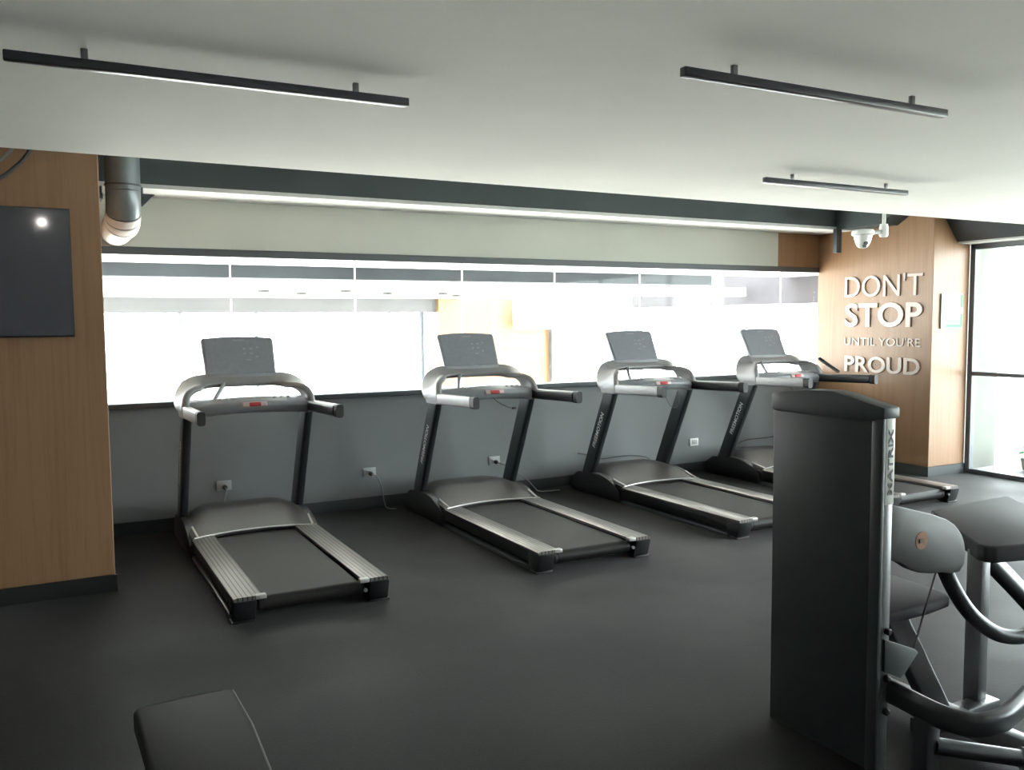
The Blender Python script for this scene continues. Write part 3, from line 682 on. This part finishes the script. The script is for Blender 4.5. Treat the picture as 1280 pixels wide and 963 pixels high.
# lower seat with slanted support
W(MB().prism([(2.75, 2.22), (3.10, 2.225), (3.25, 2.245), (3.285, 2.285), (3.31, 2.56), (3.29, 2.59), (2.75, 2.60)], 'z', 0.452, 0.502, 0.016, 3)).build('small_pad', 'upholstery', wm)
W(MB().sweep([(3.02, 2.36, 0.46), (3.075, 2.17, 0.09)], rrect(0.10, 0.060, 0.010), wdirs=(1, -0.2, 0.3))).build('slanted_support', 'frame_charcoal', wm)
W(MB().box(3.065, 3.145, 1.20, 2.62, 0.03, 0.11, 0.010)).build('floor_rail', 'frame_silver', wm)
W(MB().box(2.98, 3.45, 2.14, 2.22, 0.0, 0.06, 0.008)).build('cross_foot', 'frame_charcoal', wm)
# curved foot frame
ff = smooth_path([(2.665, 2.14, 0.29), (2.66, 2.02, 0.29), (2.655, 1.92, 0.285), (2.665, 1.83, 0.28), (2.72, 1.765, 0.275), (2.82, 1.75, 0.275), (2.93, 1.77, 0.275), (3.10, 1.82, 0.275), (3.35, 1.88, 0.275), (3.6, 1.93, 0.275)], 6)
W(MB().sweep(ff, rrect(0.052, 0.085, 0.024, 5))).build('foot_frame', 'frame_charcoal', wm)
W(MB().box(2.63, 2.70, 1.885, 1.945, 0.0, 0.26, 0.008)).build('foot_post', 'frame_charcoal', wm)
lv2 = W(MB().tube([(2.68, 1.90, 0.155), (2.85, 1.84, 0.115), (3.02, 1.78, 0.075)], 0.030, 14)).build('foot_lever', 'frame_charcoal', wm)
W(MB().tube([(3.01, 1.785, 0.077), (3.05, 1.770, 0.068)], 0.040, 16)).build('lever_cap', 'frame_silver', lv2)
# guard plate, cable and bolts
W(MB().prism([(2.61, 0.498), (2.78, 0.430), (2.796, 0.415), (2.721, 0.348), (2.699, 0.337), (2.61, 0.379)], 'y', 2.05, 2.075, 0.004)).build('guard_plate', 'shroud_grey', wm)
W(MB().tube([(2.937, 2.09, 0.69), (2.784, 2.066, 0.42)], 0.004, 8)).build('steel_cable', 'cable_dark', wm)
for z in (0.523, 0.349, 0.226):
    W(MB().lathe([(0.013, 0), (0.013, -0.014), (0.008, -0.018)], (2.628, 2.060, z), 'y', 10)).build('bolt', 'black_plastic', wm)

# ------------------------------------------------------------------ bench corner near the camera
bn = thing('weight_bench', (0.36, 2.3, 0), 'dark padded bench end at the bottom left, nearest the camera', 'bench')
MB().prism([(-0.165, 0.56), (-0.155, 0.585), (-0.02, 0.60), (0.125, 0.60), (0.145, 0.585), (0.150, 0.30), (0.135, -0.02), (0.12, -0.55), (-0.16, -0.55), (-0.155, 0.1)], 'z', 0.385, 0.45, 0.012, 3).build('bench_pad', 'bench_vinyl', bn)
MB().tube([(-0.150, 0.575, 0.4475), (-0.02, 0.592, 0.4475), (0.118, 0.593, 0.4475), (0.137, 0.575, 0.4475), (0.142, 0.30, 0.4475), (0.128, -0.02, 0.4475), (0.113, -0.54, 0.4475)], 0.0035, 8).build('edge_highlight', 'cam_grey', bn)  # lighter thin tube stands in for the highlight along the pad edge
MB().box(-0.04, 0.04, -0.5, 0.45, 0.325, 0.385, 0.006).build('spine', 'frame_charcoal', bn)
for y in (0.3, -0.45):
    MB().box(-0.03, 0.03, y-0.03, y+0.03, 0.04, 0.34, 0.005).build('leg', 'frame_charcoal', bn)
    MB().box(-0.14, 0.11, y-0.035, y+0.035, 0.0, 0.045, 0.008).build('foot', 'frame_charcoal', bn)

# ------------------------------------------------------------------ plant beyond the glass wall
sbox('floor', 'terrace_stone', GX+0.12, 12.5, RY, 7.4, -0.25, -0.02)
pl = thing('potted_plant', (9.32, 5.50, -0.02), 'green leafy plant just outside the glass wall at the right edge', 'plant')
MB().lathe([(0.09, 0.0), (0.12, 0.02), (0.14, 0.14), (0.13, 0.15), (0.0, 0.13)], (0, 0, 0), 'z', 20).build('pot', 'pot', pl)
lf = MB()
for k in range(14):
    a = k*2.4; L = 0.22+0.05*(k % 3); e = 0.07+0.03*(k % 4)
    p0 = Vector((0, 0, 0.12)); d = Vector((math.cos(a), math.sin(a), 0)); side = Vector((-math.sin(a), math.cos(a), 0))
    p1 = p0 + d*L*0.5 + Vector((0, 0, e)); p2 = p0 + d*L + Vector((0, 0, e*0.7))
    b = bmesh.new(); q = [p0, p1-side*0.06, p2, p1+side*0.06]; up = Vector((0, 0, 0.004))
    v0 = [b.verts.new(x) for x in q]; v1 = [b.verts.new(x+up) for x in q]
    b.faces.new(v0); b.faces.new(list(reversed(v1)))
    for i in range(4): b.faces.new((v0[i], v1[i], v1[(i+1) % 4], v0[(i+1) % 4]))
    bmesh.ops.recalc_face_normals(b, faces=b.faces); lf._add(b)
lf.build('foliage', 'leaf', pl)
